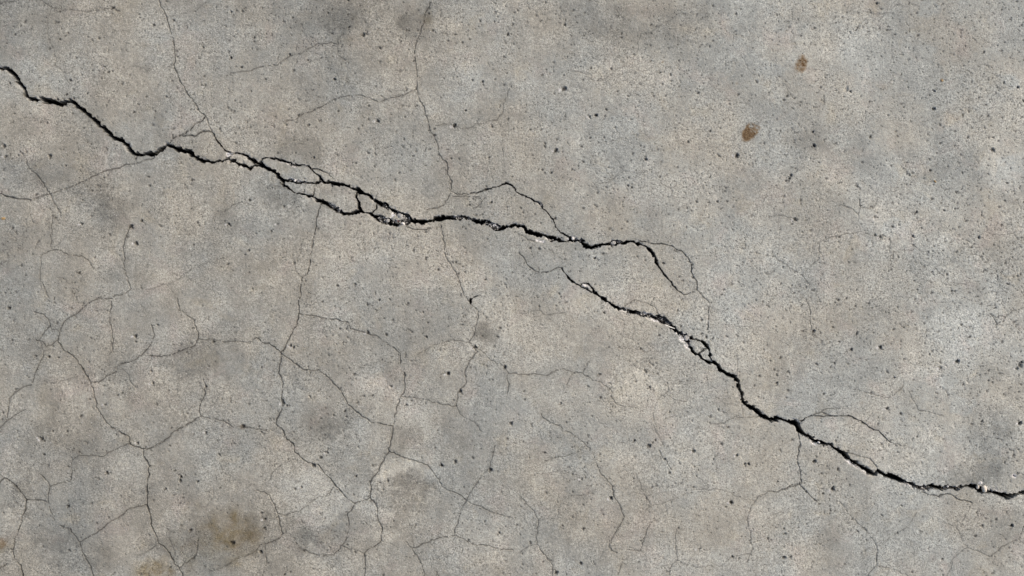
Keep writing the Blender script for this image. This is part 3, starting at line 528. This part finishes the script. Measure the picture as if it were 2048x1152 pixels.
cl_ = vn(cx_, cy_, 70, 51) + 0.7 * vn(cx_, cy_, 17, 52)
dn_ = 0.5 + 1.2 * np.clip((cx_ - 450) / 1598, 0, 1) * np.clip(1.25 - cy_ / 1152, 0.25, 1) + 0.25 * (cy_ < 330) + 0.6 * ((cx_ > 1750) & (cy_ > 330) & (cy_ < 760)) - 0.2 * ((cx_ > 900) & (cx_ < 1500) & (cy_ > 560))
kp_ = R.rand(NC) < dn_ * (0.30 + 1.6 * np.clip(cl_ + 0.25, 0, 1)) * 1.15
cx_, cy_ = cx_[kp_], cy_[kp_]; nr_ = len(cx_)
rr_ = np.minimum(0.62 + R.exponential(0.38, nr_), 2.6)
ss_ = np.where(rr_ < 1.1, R.uniform(0.35, 1.0, nr_), R.uniform(0.55, 1.0, nr_))
pits = [(a_, b_, c_, d_) for a_, b_, c_, d_ in zip(cx_, cy_, rr_, ss_)]
for _ in range(1500):                                    # coarse dark grit towards the right edge
    x = rnd.gauss(1985, 80); y = rnd.gauss(580, 140)
    if float(vn(np.array([x]), np.array([y]), 22, 53)[0]) < rnd.uniform(-.3, .15): continue
    pits.append((x, y, min(0.6 + rnd.expovariate(3.0), 2.2), rnd.uniform(.35, 1)))
for x, y, r in BIG:                                     # crumbly company round the larger pits
    for _ in range(rnd.choice((0, 1, 2, 2, 3))):
        a = rnd.uniform(0, 6.3); d = r * rnd.uniform(.55, 1.3); pits.append((x + d * math.cos(a), y + d * math.sin(a), rnd.uniform(.7, 1.7), rnd.uniform(.5, 1)))
pits = np.array(pits)
NSM = len(pits)
allp = np.vstack([pits, np.array([(x, y, r * rnd.uniform(0.38, 0.60) if r < 4.4 else r * 0.66, rnd.uniform(.75, 1)) for x, y, r in BIG])])
IX = np.clip(np.searchsorted(X, allp[:, 0]), 0, NX - 1); IY = np.clip(np.searchsorted(Y, allp[:, 1]), 0, NY - 1)
allp[:, 0] = X[IX]; allp[:, 1] = Y[IY]                    # pores sit on grid points
pd = np.zeros(GX.shape); PID = np.full(GX.shape, -1, np.int32)
ang = R.rand(len(allp)) * math.pi; ecc = 1 + R.rand(len(allp)) * 0.5; ecc[NSM:] = 1 + (ecc[NSM:] - 1) * 0.6
for oj in range(-6, 7):
    for oi in range(-6, 7):
        ii = IX + oi; jj = IY + oj
        ok = (ii >= 0) & (ii < NX) & (jj >= 0) & (jj < NY)
        n = np.nonzero(ok)[0]; ii = ii[n]; jj = jj[n]
        dx = X[ii] - allp[n, 0]; dy = Y[jj] - allp[n, 1]
        u = (dx * np.cos(ang[n]) + dy * np.sin(ang[n])) / ecc[n]; v = (-dx * np.sin(ang[n]) + dy * np.cos(ang[n])) * ecc[n] ** 0.4
        q = np.hypot(u, v) / allp[n, 2] + 0.55 * vn(X[ii], Y[jj], 2.6, 61) * (allp[n, 2] > 2)
        val = np.clip((1.25 - q) * 1.6, 0, 1) * allp[n, 3]
        np.maximum.at(pd, (jj, ii), val)
        b = (n >= NSM) & (q < 1.12) & (allp[n, 2] >= 1.7); PID[jj[b], ii[b]] = n[b] - NSM
PR = np.zeros(GX.shape)
dep += pd * 1.5 * np.where(PID >= 0, 1.9, 0.8) * (SDn > 0)
dirt_shade = np.maximum(dirt_shade, pd * np.where(PID >= 0, 0.97, 0.93) * (RZ < .3))
# little open hole beside the upper rust stain and hollow pits get a sunlit far rim painted in pale
for x, y, r in BIG:
    if r >= 4 and rnd.random() < 0.35:
        q = np.exp(-(((GX - x + r * 1.15) ** 2 + (GY - y - r * .5) ** 2) / (r * 0.55) ** 2)); fresh_lit = np.maximum(fresh_lit, 0.9 * q * (q > .3))

# ------------------------------------------------------------------ stains and broad tone
def ell(x, y, rx, ry, an=0, p=1.0, n=0.0, ns=6, seed=70):
    a = math.radians(an); c, s = math.cos(a), math.sin(a)
    u = (GX - x) * c + (GY - y) * s; v = -(GX - x) * s + (GY - y) * c
    q = np.sqrt((u / rx) ** 2 + (v / ry) ** 2) + (n * vn(GX, GY, ns, seed) if n else 0)
    return np.clip((1 - q) * p, 0, 1)
r1 = ell(1501, 263, 25, 15.5, -50, 4.5, 0.35, 7, 71)
u1 = ((GX - 1501) * 0.64 - (GY - 263) * 0.77)                      # + towards the upper right, where it is speckled
r1 = r1 * np.clip(0.92 - np.clip((u1 - 1) / 18, 0, 1) * 0.45 - np.clip(vn(GX, GY, 3.0, 72) * 2.4, -0.1, 1) * (u1 > 0) * 0.8, 0, 1)
r2 = np.clip(ell(1602, 129, 21, 15, -68, 2.2, 0.4, 6, 73), 0, 1) * (0.80 + 0.6 * vn(GX, GY, 3.5, 74))
r3 = ell(3, 1087, 12, 12, 0, 2, .4, 6, 75) * 0.45
r4 = ell(1883, 160, 5, 4, 0, 2, .3, 3, 76) * 0.4 + ell(1474, 167, 4, 3, 0, 2) * 0.3 + ell(1325, 124, 4, 2.5, -60, 2) * 0.6 + ell(486, 853, 9, 7, 0, 2) * 0.3
rust = np.clip(r1 + r2 + r3 + r4, 0, 1)
olive = np.clip(ell(470, 1070, 66, 50, -25, 1.0, .9, 20, 77) * 1.2 * (0.8 + 0.9 * vn(GX, GY, 14, 98)) + ell(466, 1082, 26, 18, -20, 1, .7, 9, 99) * 0.4 + ell(430, 1098, 135, 85, -15, 0.9, .9, 30, 78) * 0.75 * (0.85 + 0.7 * vn(GX, GY, 18, 94)) + ell(310, 1145, 56, 34, 0, 1.2, .5, 16, 79) * 1.2 + ell(5, 1090, 26, 24, 0, 1.2, .6, 9, 80) * 0.7
                + ell(150, 1185, 90, 40, 0, 1, .6, 20, 81) * .5 + ell(855, 43, 22, 20, 0, 1.2, .6, 9, 82) * .5 + ell(690, 80, 30, 16, 0, 1, .5, 9, 83) * .3 + ell(1700, 0, 0.1, 0.1), 0, 1)
tone = np.zeros(GX.shape)
DARK = [(600,292,42,26,10,.22),(560,385,34,26,40,.20),(215,408,42,30,20,.18),(480,452,48,26,10,.10),(265,545,40,30,0,.10),(395,722,48,36,20,.15),(970,664,21,15,20,.24),(965,668,12,10,0,.08),
 (700,15,130,34,0,.13),(690,30,30,22,-30,.12),(830,50,26,28,0,.14),(1310,55,90,34,0,.10),(1230,70,60,40,0,.08),(640,845,50,40,0,.15),(560,1085,60,55,0,.13),(820,965,38,20,12,.22),(800,1010,60,22,10,.10),
 (660,1080,60,34,0,.12),(1130,985,40,60,10,.09),(230,740,70,50,0,.08),(70,350,60,30,0,.12),(100,900,60,40,0,.08),(40,1000,30,34,0,.12),(110,1085,30,30,0,.16),(190,1130,40,30,0,.13),
 (1980,900,42,70,10,.16),(1940,945,60,24,0,.12),(1990,1070,50,50,0,.10),(1290,680,60,40,0,.08),(1310,970,40,22,0,.08),(1650,1080,22,20,0,.14),(1700,320,60,30,0,.05),(1620,285,40,30,0,.10),(1610,610,26,40,0,.10),
 (1380,740,60,30,0,.06),(1880,330,60,30,0,.07),(1800,600,60,70,0,.06),(330,1020,70,50,0,.07),(430,1060,90,60,0,.08),(720,870,60,40,0,.07),(880,870,50,30,0,.08),(1060,920,50,40,0,.06),(600,440,50,30,20,.04),(400,480,60,30,0,.05)]
PALE = [(795,932,62,12,-14,.12),(850,935,22,10,40,.08),(770,950,20,8,-40,.06),(720,1005,60,26,20,.12),(740,895,40,40,0,.06),(1290,790,50,50,30,.11),(800,820,70,30,40,.12),(270,945,32,30,0,.10),(360,895,30,20,0,.06),
 (400,620,50,24,0,.10),(560,640,40,60,0,.06),(200,800,55,30,20,.11),(620,990,60,40,20,.10),(985,590,40,60,0,.07),(1170,580,60,80,30,.07),(930,1060,40,34,0,.10),(1730,390,60,40,30,.06),(1900,420,110,60,-30,.06),
 (2010,330,50,40,0,.10),(1950,680,90,60,0,.08),(1850,900,110,70,0,.05),(60,160,60,40,0,.05),(280,300,60,60,0,.07),(120,420,60,40,0,.05),(1330,380,90,50,0,.04),(1280,130,120,60,0,.04),(960,120,60,60,0,.07),
 (770,1070,30,12,0,.12),(1000,1090,40,30,0,.06),(1190,600,40,26,0,.05),(1800,450,80,40,0,.05),(1900,560,60,60,-20,.05),(25,1040,24,20,0,.12),(360,1050,24,30,0,.10)]
RG = vn(GX, GY, 34, 111) * 1.0 + vn(GX, GY, 15, 112) * 0.8 + vn(GX, GY, 6, 113) * 0.5 + vn(GX, GY, 3, 114) * 0.25
for x, y, rx, ry, an, a in DARK: tone -= a * 1.2 * np.clip((ell(x, y, rx * 1.7, ry * 1.7, an, 1.0, 0) * 1.7 + RG - 0.25) * 1.3, 0, 1) * (ell(x, y, rx * 2.2, ry * 2.2, an, 4) > 0) * ell(x, y, rx * 2.2, ry * 2.2, an, 3)
for x, y, rx, ry, an, a in PALE: tone += a * 1.3 * np.clip((ell(x, y, rx * 1.7, ry * 1.7, an, 1.0, 0) * 1.7 - RG - 0.25) * 1.8, 0, 1) * ell(x, y, rx * 2.2, ry * 2.2, an, 3)
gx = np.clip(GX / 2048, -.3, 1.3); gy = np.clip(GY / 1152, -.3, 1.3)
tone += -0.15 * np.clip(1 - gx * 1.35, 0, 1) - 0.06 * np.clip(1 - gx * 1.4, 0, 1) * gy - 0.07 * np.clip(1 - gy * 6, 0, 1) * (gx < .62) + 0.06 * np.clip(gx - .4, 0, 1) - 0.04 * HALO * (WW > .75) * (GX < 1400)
tone += vn(GX, GY, 70, 91) * 0.10 + vn(GX, GY, 30, 92) * 0.10 + vn(GX, GY, 13, 93) * 0.07
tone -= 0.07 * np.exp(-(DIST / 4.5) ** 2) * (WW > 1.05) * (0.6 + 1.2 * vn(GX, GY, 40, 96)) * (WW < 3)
def stroke(pts, wd, amp):
    global tone
    best = np.full(GX.shape, 99.0)
    for (x0, y0), (x1, y1) in zip(pts[:-1], pts[1:]):
        ex, ey = x1 - x0, y1 - y0; t = np.clip(((GX - x0) * ex + (GY - y0) * ey) / (ex * ex + ey * ey), 0, 1)
        best = np.minimum(best, np.hypot(GX - x0 - t * ex, GY - y0 - t * ey))
    tone = tone + amp * np.exp(-(best / wd) ** 2) * (0.75 + 1.0 * vn(GX, GY, 9, 97))
for pts_, wd_, am_ in [([(756,953),(794,933),(820,927),(839,940)],7,.13),([(760,974),(792,976),(812,983),(828,984)],3.2,.18),([(785,942),(765,958)],5,.14),([(762,1022),(774,1026),(788,1030)],6,.18),
                       ([(771,1067),(783,1080)],5,.20),([(729,676),(719,701)],2,.10),([(700,1000),(735,1018),(755,1014)],9,.14),([(668,632),(700,640)],4,.08),([(1262,770),(1290,800),(1300,835)],13,.10),
                       ([(232,805),(262,820),(300,845)],14,.10),([(1010,566),(1000,600),(960,640)],10,.07),([(840,940),(852,956),(848,968)],4,-.10),([(785,966),(822,968)],8,-.10)]: stroke(pts_, wd_, am_)
warm = 0.14 - 0.50 * np.clip(gx * 1.35 - .55, 0, 1) + vn(GX, GY, 120, 95) * .3
blu = np.zeros(GX.shape)
for x, y, r in [(2030,335,40),(1800,458,30),(1385,230,0.1),(1545,140,26),(1775,120,18),(1890,760,26),(100,668,18),(1925,815,26),(875,950,30),(2020,160,24),(1860,20,24),(1850,100,20)]:
    blu = np.maximum(blu, ell(x, y, r, r * .8, 0, 1.6, .8, 12, int(x)))
warm -= 0.9 * blu; tone += 0.05 * blu
edge = np.clip(1 - np.maximum(np.maximum(-500 - GX, GX - 2548), np.maximum(-500 - GY, GY - 1652)) / 250, 0, 1)
dep *= edge; dirt_shade *= edge; fresh_lit *= edge; tone = tone * edge; warm = warm * edge; inside &= edge > .3

# ------------------------------------------------------------------ heights
Z = -dep
Z += (vn(GX, GY, 90, 101) * 1.6 + vn(GX, GY, 30, 102) * 0.55 + vn(GX, GY, 9, 103) * 0.16 + vn(GX, GY, 4, 104) * 0.14 + vn(GX, GY, 2.6, 105) * 0.10) * edge

# ------------------------------------------------------------------ faces: cracks, fragments, craze cells, stains, pits, ground
F = (NY - 1, NX - 1)
def fmin(a): return np.minimum(np.minimum(a[:-1, :-1], a[:-1, 1:]), np.minimum(a[1:, :-1], a[1:, 1:]))
def fmax(a): return np.maximum(np.maximum(a[:-1, :-1], a[:-1, 1:]), np.maximum(a[1:, :-1], a[1:, 1:]))
fin = fmax(inside.astype(np.int8)) > 0
fid = np.where(fin, fmax(np.where(inside, ID, -1)), -1)
lab = np.zeros(F, np.int32)                                        # 0 = not labelled yet
# connected components of solid faces, by runs
parent = [0]
def find(a):
    while parent[a] != a: parent[a] = parent[parent[a]]; a = parent[a]
    return a
rows = []
for j in range(F[0]):
    r = (~fin[j]).astype(np.int8); e = np.diff(np.concatenate([[0], r, [0]])); st = np.nonzero(e == 1)[0]; en = np.nonzero(e == -1)[0]
    cur = []; 
    for a, b in zip(st, en):
        parent.append(len(parent)); cur.append((a, b, len(parent) - 1))
    if rows:
        p = rows[-1]; i = 0
        for a, b, l in cur:
            while i < len(p) and p[i][1] <= a: i += 1
            k = i
            while k < len(p) and p[k][0] < b:
                x1, x2 = find(l), find(p[k][2])
                if x1 != x2: parent[x1] = x2
                k += 1
    rows.append(cur)
for j, cur in enumerate(rows):
    for a, b, l in cur: lab[j, a:b] = find(l)
u, cnt = np.unique(lab[lab > 0], return_counts=True)
big = u[np.argmax(cnt)]
xm = (X[:-1] + X[1:]) / 2; ym = (Y[:-1] + Y[1:]) / 2
FXm, FYm = np.meshgrid(xm, ym)

OWN = np.zeros(F, np.int32)                                        # 0 = ground; n = index in PARTS
PARTS = [('concrete_ground', None)]
def newpart(name, label=None): PARTS.append((name, label)); return len(PARTS) - 1
lipz = np.zeros(GX.shape)
FRAG = {(400,292): 'wedge shaped concrete fragment between the wide crack and the first branch', (480,318): 'small leaf shaped concrete fragment in the braided crack', (590,345): 'grey concrete fragment at the top of the braid',
        (597,375): 'narrow concrete fragment below the dotted strand', (680,396): 'largest tan concrete fragment in the braid', (737,408): 'triangular concrete fragment right of the short upright crack', (765,422): 'tan concrete fragment with a pale broken end',
        (845,452): 'thin concrete sliver under the wide crack', (1394,690): 'upper of the two small concrete fragments in the lower loop', (1411,711): 'lower of the two small concrete fragments in the lower loop', (1345,525): 'long concrete fragment enclosed by the branch on the right',
        (1310,622): 'curved concrete fragment above the lower crack', (1725,926): 'thin curved concrete fragment along the right crack', (396,256): None, (1050,474): None, (1495,822): None, (645,352): None}
fragcomp = {}
for (x, y), lb in FRAG.items():
    c = lab[np.searchsorted(Y, y) - 1, np.searchsorted(X, x) - 1]
    if c > 0 and c != big: fragcomp[c] = lb
    else: print('fragment open', (x, y), c == big)
order = np.argsort(-cnt); npatch = 0
for o_ in order:
    c, n = u[o_], cnt[o_]
    if c == big or n < 60: continue
    m = lab == c
    nm = 'concrete_fragment' if c in fragcomp else 'craze_cell'
    if nm == 'craze_cell': npatch += 1
    OWN[m] = newpart(nm, fragcomp.get(c))
    # every loose piece sits at its own height and tilt
    vm = np.zeros(GX.shape, bool); vm[:-1, :-1] |= m; vm[1:, :-1] |= m; vm[:-1, 1:] |= m; vm[1:, 1:] |= m
    k = 1.0 if c in fragcomp else 0.22
    cx = FXm[m].mean(); cy = FYm[m].mean(); ext = max(np.ptp(FXm[m]), np.ptp(FYm[m]), 1)
    dz = rnd.uniform(-1.0, 0.3) * k + ((GX - cx) * rnd.uniform(-1, 1) + (GY - cy) * rnd.uniform(-1, 1)) / ext * 1.2 * k
    lipz[vm] += dz[vm]
    if c not in fragcomp: tone[vm & ~inside] += rnd.uniform(-.045, .03)
Z += np.where(inside, 0, lipz)
print('components', len(u), 'cells', npatch)
used = np.unique(fid[fid >= 0])
for ci in used:
    k, pts = CR[ci]
    m = fid == ci
    if k == 'twig': continue
    if k[0] == 'h':
        L = sum(math.hypot(b[0] - a[0], b[1] - a[1]) for a, b in zip(pts[:-1], pts[1:]))
        if L < 22 or m.sum() < 14: continue
        OWN[m] = newpart('hairline_crack')
    else: OWN[m] = newpart('crack', WIDE_LABEL.get(k))
# pits and stains are patches of the same surface
fp = fmax(PID)
for b in range(len(BIG)):
    m = (fp == b) & (OWN == 0)
    if m.sum() >= 12: OWN[m] = newpart('pit')
def stain(mask, name, label):
    m = fmin(mask.astype(np.int8)) > 0; m &= OWN == 0
    if m.sum(): OWN[m] = newpart(name, label)
stain(ell(1501, 263, 24, 14.5, -50, 1) > 0.04, 'rust_stain', 'dark reddish brown oval rust stain')
stain(ell(1602, 129, 20, 15, -68, 1) > 0.04, 'rust_stain', 'paler brown oval rust stain above the dark one')
stain(olive * (GY > 1020) * (GX > 370) > 0.22, 'oily_stain', 'olive brown stain at the bottom left')
stain(ell(970, 664, 22, 16, 20, 1) > 0.05, 'smudge', 'dark grey smudge below the middle')

# ------------------------------------------------------------------ meshes
VX = ((GX + SX) - 1024) * S; VY = (576 - (GY + SY)) * S; VZ = Z * 0.001
CO = np.stack([VX, VY, VZ], -1).reshape(-1, 3)
MK = np.stack([dirt_shade, fresh_lit, rust], -1).reshape(-1, 3); TN = np.stack([tone, warm, olive], -1).reshape(-1, 3)
idx = np.arange(NX * NY).reshape(NY, NX)
Q = np.stack([idx[:-1, :-1], idx[1:, :-1], idx[1:, 1:], idx[:-1, 1:]], -1).reshape(-1, 4)   # y grows downwards: this order faces up
own = OWN.reshape(-1); ordr = np.argsort(own, kind='stable'); so = own[ordr]
root = None
for pi, (nm, lb) in enumerate(PARTS):
    a, b = np.searchsorted(so, [pi, pi + 1])
    if a == b: continue
    q = Q[ordr[a:b]]; vid, inv = np.unique(q, return_inverse=True); inv = inv.reshape(-1)
    co = CO[vid]; org = np.zeros(3) if pi == 0 else np.array([co[:, 0].mean(), co[:, 1].mean(), 0.0])
    mk, tn = MK[vid], TN[vid]; co = co - org; nq = len(q); loops = inv.astype(np.int32)
    if pi == 0:                                                     # the floor runs on, far past the frame
        n0 = len(co); E = 60.0
        xa, xb, ya, yb = VX[0, 0], VX[0, -1], VY[-1, 0], VY[0, 0]
        ring = np.array([(xa, yb, 0), (xb, yb, 0), (xb, ya, 0), (xa, ya, 0), (-E, E, 0), (E, E, 0), (E, -E, 0), (-E, -E, 0)], float)
        co = np.vstack([co, ring]); mk = np.vstack([mk, np.zeros((8, 3))]); tn = np.vstack([tn, np.zeros((8, 3))])
        rq = np.array([(n0 + 4, n0 + 0, n0 + 1, n0 + 5), (n0 + 5, n0 + 1, n0 + 2, n0 + 6), (n0 + 6, n0 + 2, n0 + 3, n0 + 7), (n0 + 7, n0 + 3, n0 + 0, n0 + 4)])
        loops = np.concatenate([loops, rq.reshape(-1)]).astype(np.int32); nq += 4
    me = bpy.data.meshes.new(nm)
    me.vertices.add(len(co)); me.vertices.foreach_set('co', co.astype(np.float32).reshape(-1))
    me.loops.add(nq * 4); me.loops.foreach_set('vertex_index', loops)
    me.polygons.add(nq); me.polygons.foreach_set('loop_start', np.arange(0, nq * 4, 4, dtype=np.int32))
    me.polygons.foreach_set('use_smooth', np.full(nq, nm != 'crack', bool))
    for an, v in (('marks', mk), ('tone', tn)):
        at = me.attributes.new(an, 'FLOAT_VECTOR', 'POINT'); at.data.foreach_set('vector', v.astype(np.float32).reshape(-1))
    me.update(calc_edges=True); me.materials.append(CONC)
    ob = bpy.data.objects.new(nm, me); scene.collection.objects.link(ob); ob.location = org
    if pi == 0:
        root = ob; ob['kind'] = 'structure'
    else:
        ob.parent = root
        if lb: ob['label'] = lb

# ------------------------------------------------------------------ loose things: pebbles, chips, splinters, grit
def at(x, y, z=0): return Vector(((x - 1024) * S, (576 - y) * S, z))
def stone(name, x, y, lx, ly, lz, rot, mat, z, seed, ang=0.25, tilt=0.0, sub=3):
    r = random.Random(seed); me = bpy.data.meshes.new(name)
    import bmesh
    bm = bmesh.new(); bmesh.ops.create_icosphere(bm, subdivisions=sub, radius=1)
    planes = [(Vector((r.gauss(0, 1), r.gauss(0, 1), r.gauss(0, 1))).normalized(), r.uniform(0.62, 0.95)) for _ in range(9)]
    for v in bm.verts:
        p = v.co.copy()
        for n, d in planes:
            e = p.dot(n) - d
            if e > 0: p -= n * e * ang * 4 if ang * 4 < 1 else n * e
        v.co = Vector((p.x * lx * S / 2, p.y * ly * S / 2, p.z * lz * S / 2))
    for f in bm.faces: f.smooth = ang < 0.2
    bm.to_mesh(me); bm.free(); me.materials.append(mat)
    ob = bpy.data.objects.new(name, me); scene.collection.objects.link(ob)
    ob.location = at(x, y, z); ob.rotation_euler = (0, math.radians(tilt), math.radians(rot))
    return ob
def tag(o, label, cat, group=None):
    o['label'] = label; o['category'] = cat
    if group: o['group'] = group
CREAM = simple_material('cream_pebble', (0.55, 0.47, 0.36), (0.78, 0.72, 0.62), 260, 0.55)
GREYST = simple_material('broken_stone', (0.15, 0.145, 0.135), (0.50, 0.49, 0.46), 500, 0.85)
PALEST = simple_material('pale_chip', (0.45, 0.43, 0.40), (0.80, 0.78, 0.73), 500, 0.85)
TAN = simple_material('tan_grain', (0.28, 0.18, 0.07), (0.42, 0.29, 0.13), 700, 0.6)
REDST = simple_material('red_splinter', (0.20, 0.07, 0.045), (0.36, 0.16, 0.12), 700, 0.6)
STRAW = simple_material('bleached_straw', (0.60, 0.58, 0.50), (0.85, 0.84, 0.78), 500, 0.5)
SOIL = simple_material('black_grit', (0.010, 0.010, 0.011), (0.07, 0.065, 0.065), 500, 0.8)

o = stone('pebble', 1969, 978, 9.5, 17, 12, 8, CREAM, -0.0008, 3, 0.12); tag(o, 'larger smooth cream pebble standing in the crack near the right edge', 'pebble', 'cream pebbles in the crack')
o = stone('pebble', 1956.5, 974, 6, 9, 8, -15, CREAM, -0.0012, 5, 0.12); tag(o, 'smaller cream pebble left of the larger one in the crack', 'pebble', 'cream pebbles in the crack')
CH = [(1373,676,10,9,8,20,GREYST,-.0022,'grey stone chip in the crack above the two small fragments'),(1168,571,8,5,5,-20,PALEST,-.0006,'white chip in the small loop at the start of the lower crack'),
      (1961,966,8,5,6,10,PALEST,-.0012,'pale chip at the upper lip just above the cream pebbles'),(1993,973,6,5,5,30,GREYST,-.0016,'grey chip right of the cream pebbles'),
      (1986,980,6,5,5,60,GREYST,-.0020,'dark grey chip below right of the cream pebbles'),(800,431,9,10,8,15,GREYST,-.0022,'jagged grey chip in the crushed hollow of the crack'),
      (806,447,7,5,6,-10,PALEST,-.0022,'pale chip at the bottom of the crushed hollow'),(775,441,8,6,6,30,GREYST,-.0028,'grey chip under the fragment with a pale broken end'),
      (1227,486,9,7,7,0,GREYST,-.0020,'grey chip in the flat stretch before the crack bends down'),(1146,477,6,5,5,40,PALEST,-.0016,'pale chip where the thin peaked crack meets the wide one'),
      (590,361,5,4,4,40,PALEST,-.0010,'white crumb in the dotted strand of the braid'),(1351,668,7,5,6,35,PALEST,-.0010,'pale chip on the lower lip left of the grey chip'),
      (1638,885,5,4,4,0,PALEST,-.0014,'white crumb in the crack right of its widest corner'),(1896,973,4,4,4,0,PALEST,-.0014,'tiny white crumb in the flat stretch near the right edge'),
      (679,418,7,5,5,30,GREYST,-.0020,'grey crumb in the lower strand under the tan fragment')]
for i, (x, y, lx, ly, lz, rot, mt, z, lb) in enumerate(CH):
    o = stone('stone_chip', x, y, lx * 1.2, ly * 1.2, lz, rot, mt, z * .55, 40 + i, 0.3); tag(o, lb, 'stone chip', 'stone chips lodged in the cracks')
GR = [(7,437,8.5,7,4,0,TAN,'square tan grain lying near the left edge'),(1870,363,7,3.5,3,-40,TAN,'ochre grain lying on the pale floor at upper right'),(1884,161,5,5,3,0,TAN,'orange grain beside a small pit at top right')]
for i, (x, y, lx, ly, lz, rot, mt, lb) in enumerate(GR):
    o = stone('sand_grain', x, y, lx, ly, lz, rot, mt, 0.0004, 80 + i, 0.3, sub=2); tag(o, lb, 'grain', 'coloured grains on the floor')

def sliver(name, x0, y0, x1, y1, w, mat, z0, z1, label, cat, group=None):
    a = at(x0, y0, z0); b = at(x1, y1, z1); mid = (a + b) / 2; n = 7; me = bpy.data.meshes.new(name)
    d = (b - a); L = d.length; d.normalize(); s = d.cross(Vector((0, 0, 1))).normalized(); up = s.cross(d)
    vs_ = []; fs = []
    for i in range(n):
        t = i / (n - 1); r = w * S / 2 * (0.35 + 0.65 * math.sin(math.pi * (0.12 + 0.76 * t)))
        c = a + (b - a) * t + s * math.sin(t * 3.1) * L * 0.03 - mid
        for k in range(6):
            an = k * math.pi / 3; vs_.append(c + s * math.cos(an) * r + up * math.sin(an) * r * 0.6)
    for i in range(n - 1):
        for k in range(6):
            fs.append((i * 6 + k, i * 6 + (k + 1) % 6, (i + 1) * 6 + (k + 1) % 6, (i + 1) * 6 + k))
    fs.append(tuple(range(5, -1, -1))); fs.append(tuple((n - 1) * 6 + k for k in range(6)))
    me.from_pydata([tuple(v) for v in vs_], [], fs); me.materials.append(mat)
    o = bpy.data.objects.new(name, me); scene.collection.objects.link(o); o.location = mid; tag(o, label, cat, group)
sliver('straw', 1331, 649.5, 1350, 657, 2.4, STRAW, -.0008, -.0016, 'longer bleached straw lying in the crack above the grey chip', 'straw', 'bits of straw in the lower crack')
sliver('straw', 1241, 621, 1254, 624, 2.2, STRAW, -.0008, -.0012, 'shorter bleached straw lying in the crack further up left', 'straw', 'bits of straw in the lower crack')
sliver('wood_splinter', 790, 437, 798, 443, 2.2, REDST, -.0010, -.0020, 'reddish splinter in the crushed hollow of the wide crack', 'splinter')

# crumbs of broken concrete in the crushed stretches: one mass
import bmesh
bm = bmesh.new(); cnt_ = 0
for x, y, rx, ry, an in RUB:
    if rx < 2: continue
    for _ in range(int(rx * ry * 0.42)):
        t = rnd.uniform(0, 2 * math.pi); q = math.sqrt(rnd.random()); u_ = rx * q * math.cos(t); v_ = ry * q * math.sin(t); a = math.radians(an)
        px_, py_ = x + u_ * math.cos(a) - v_ * math.sin(a), y + u_ * math.sin(a) + v_ * math.cos(a)
        i = int(np.searchsorted(X, px_)); j = int(np.searchsorted(Y, py_))
        if SDn[j, i] > -0.8: continue
        r = rnd.uniform(0.7, 2.0) * S * 0.75
        g = bmesh.ops.create_icosphere(bm, subdivisions=1, radius=r)
        rz = rnd.uniform(0, 6); p = at(px_, py_, max(Z[j, i] * 0.001, -0.0045) + r * 0.5); mi = rnd.choice((0, 0, 1, 2, 2, 2))
        for v in g['verts']:
            v.co = Vector((v.co.x * rnd.uniform(.6, 1.3), v.co.y * rnd.uniform(.6, 1.3), v.co.z * rnd.uniform(.6, 1.2))) + p
        for f in {f for v in g['verts'] for f in v.link_faces}: f.material_index = mi
        cnt_ += 1
me = bpy.data.meshes.new('crack_rubble'); bm.to_mesh(me); bm.free()
for mt in (GREYST, PALEST, SOIL): me.materials.append(mt)
o = bpy.data.objects.new('crack_rubble', me); scene.collection.objects.link(o); o['kind'] = 'stuff'; o['label'] = 'crumbs of broken concrete packed into the crushed stretches of the cracks'
print('parts', len(PARTS), 'crumbs', cnt_, 'grid', NX, NY)
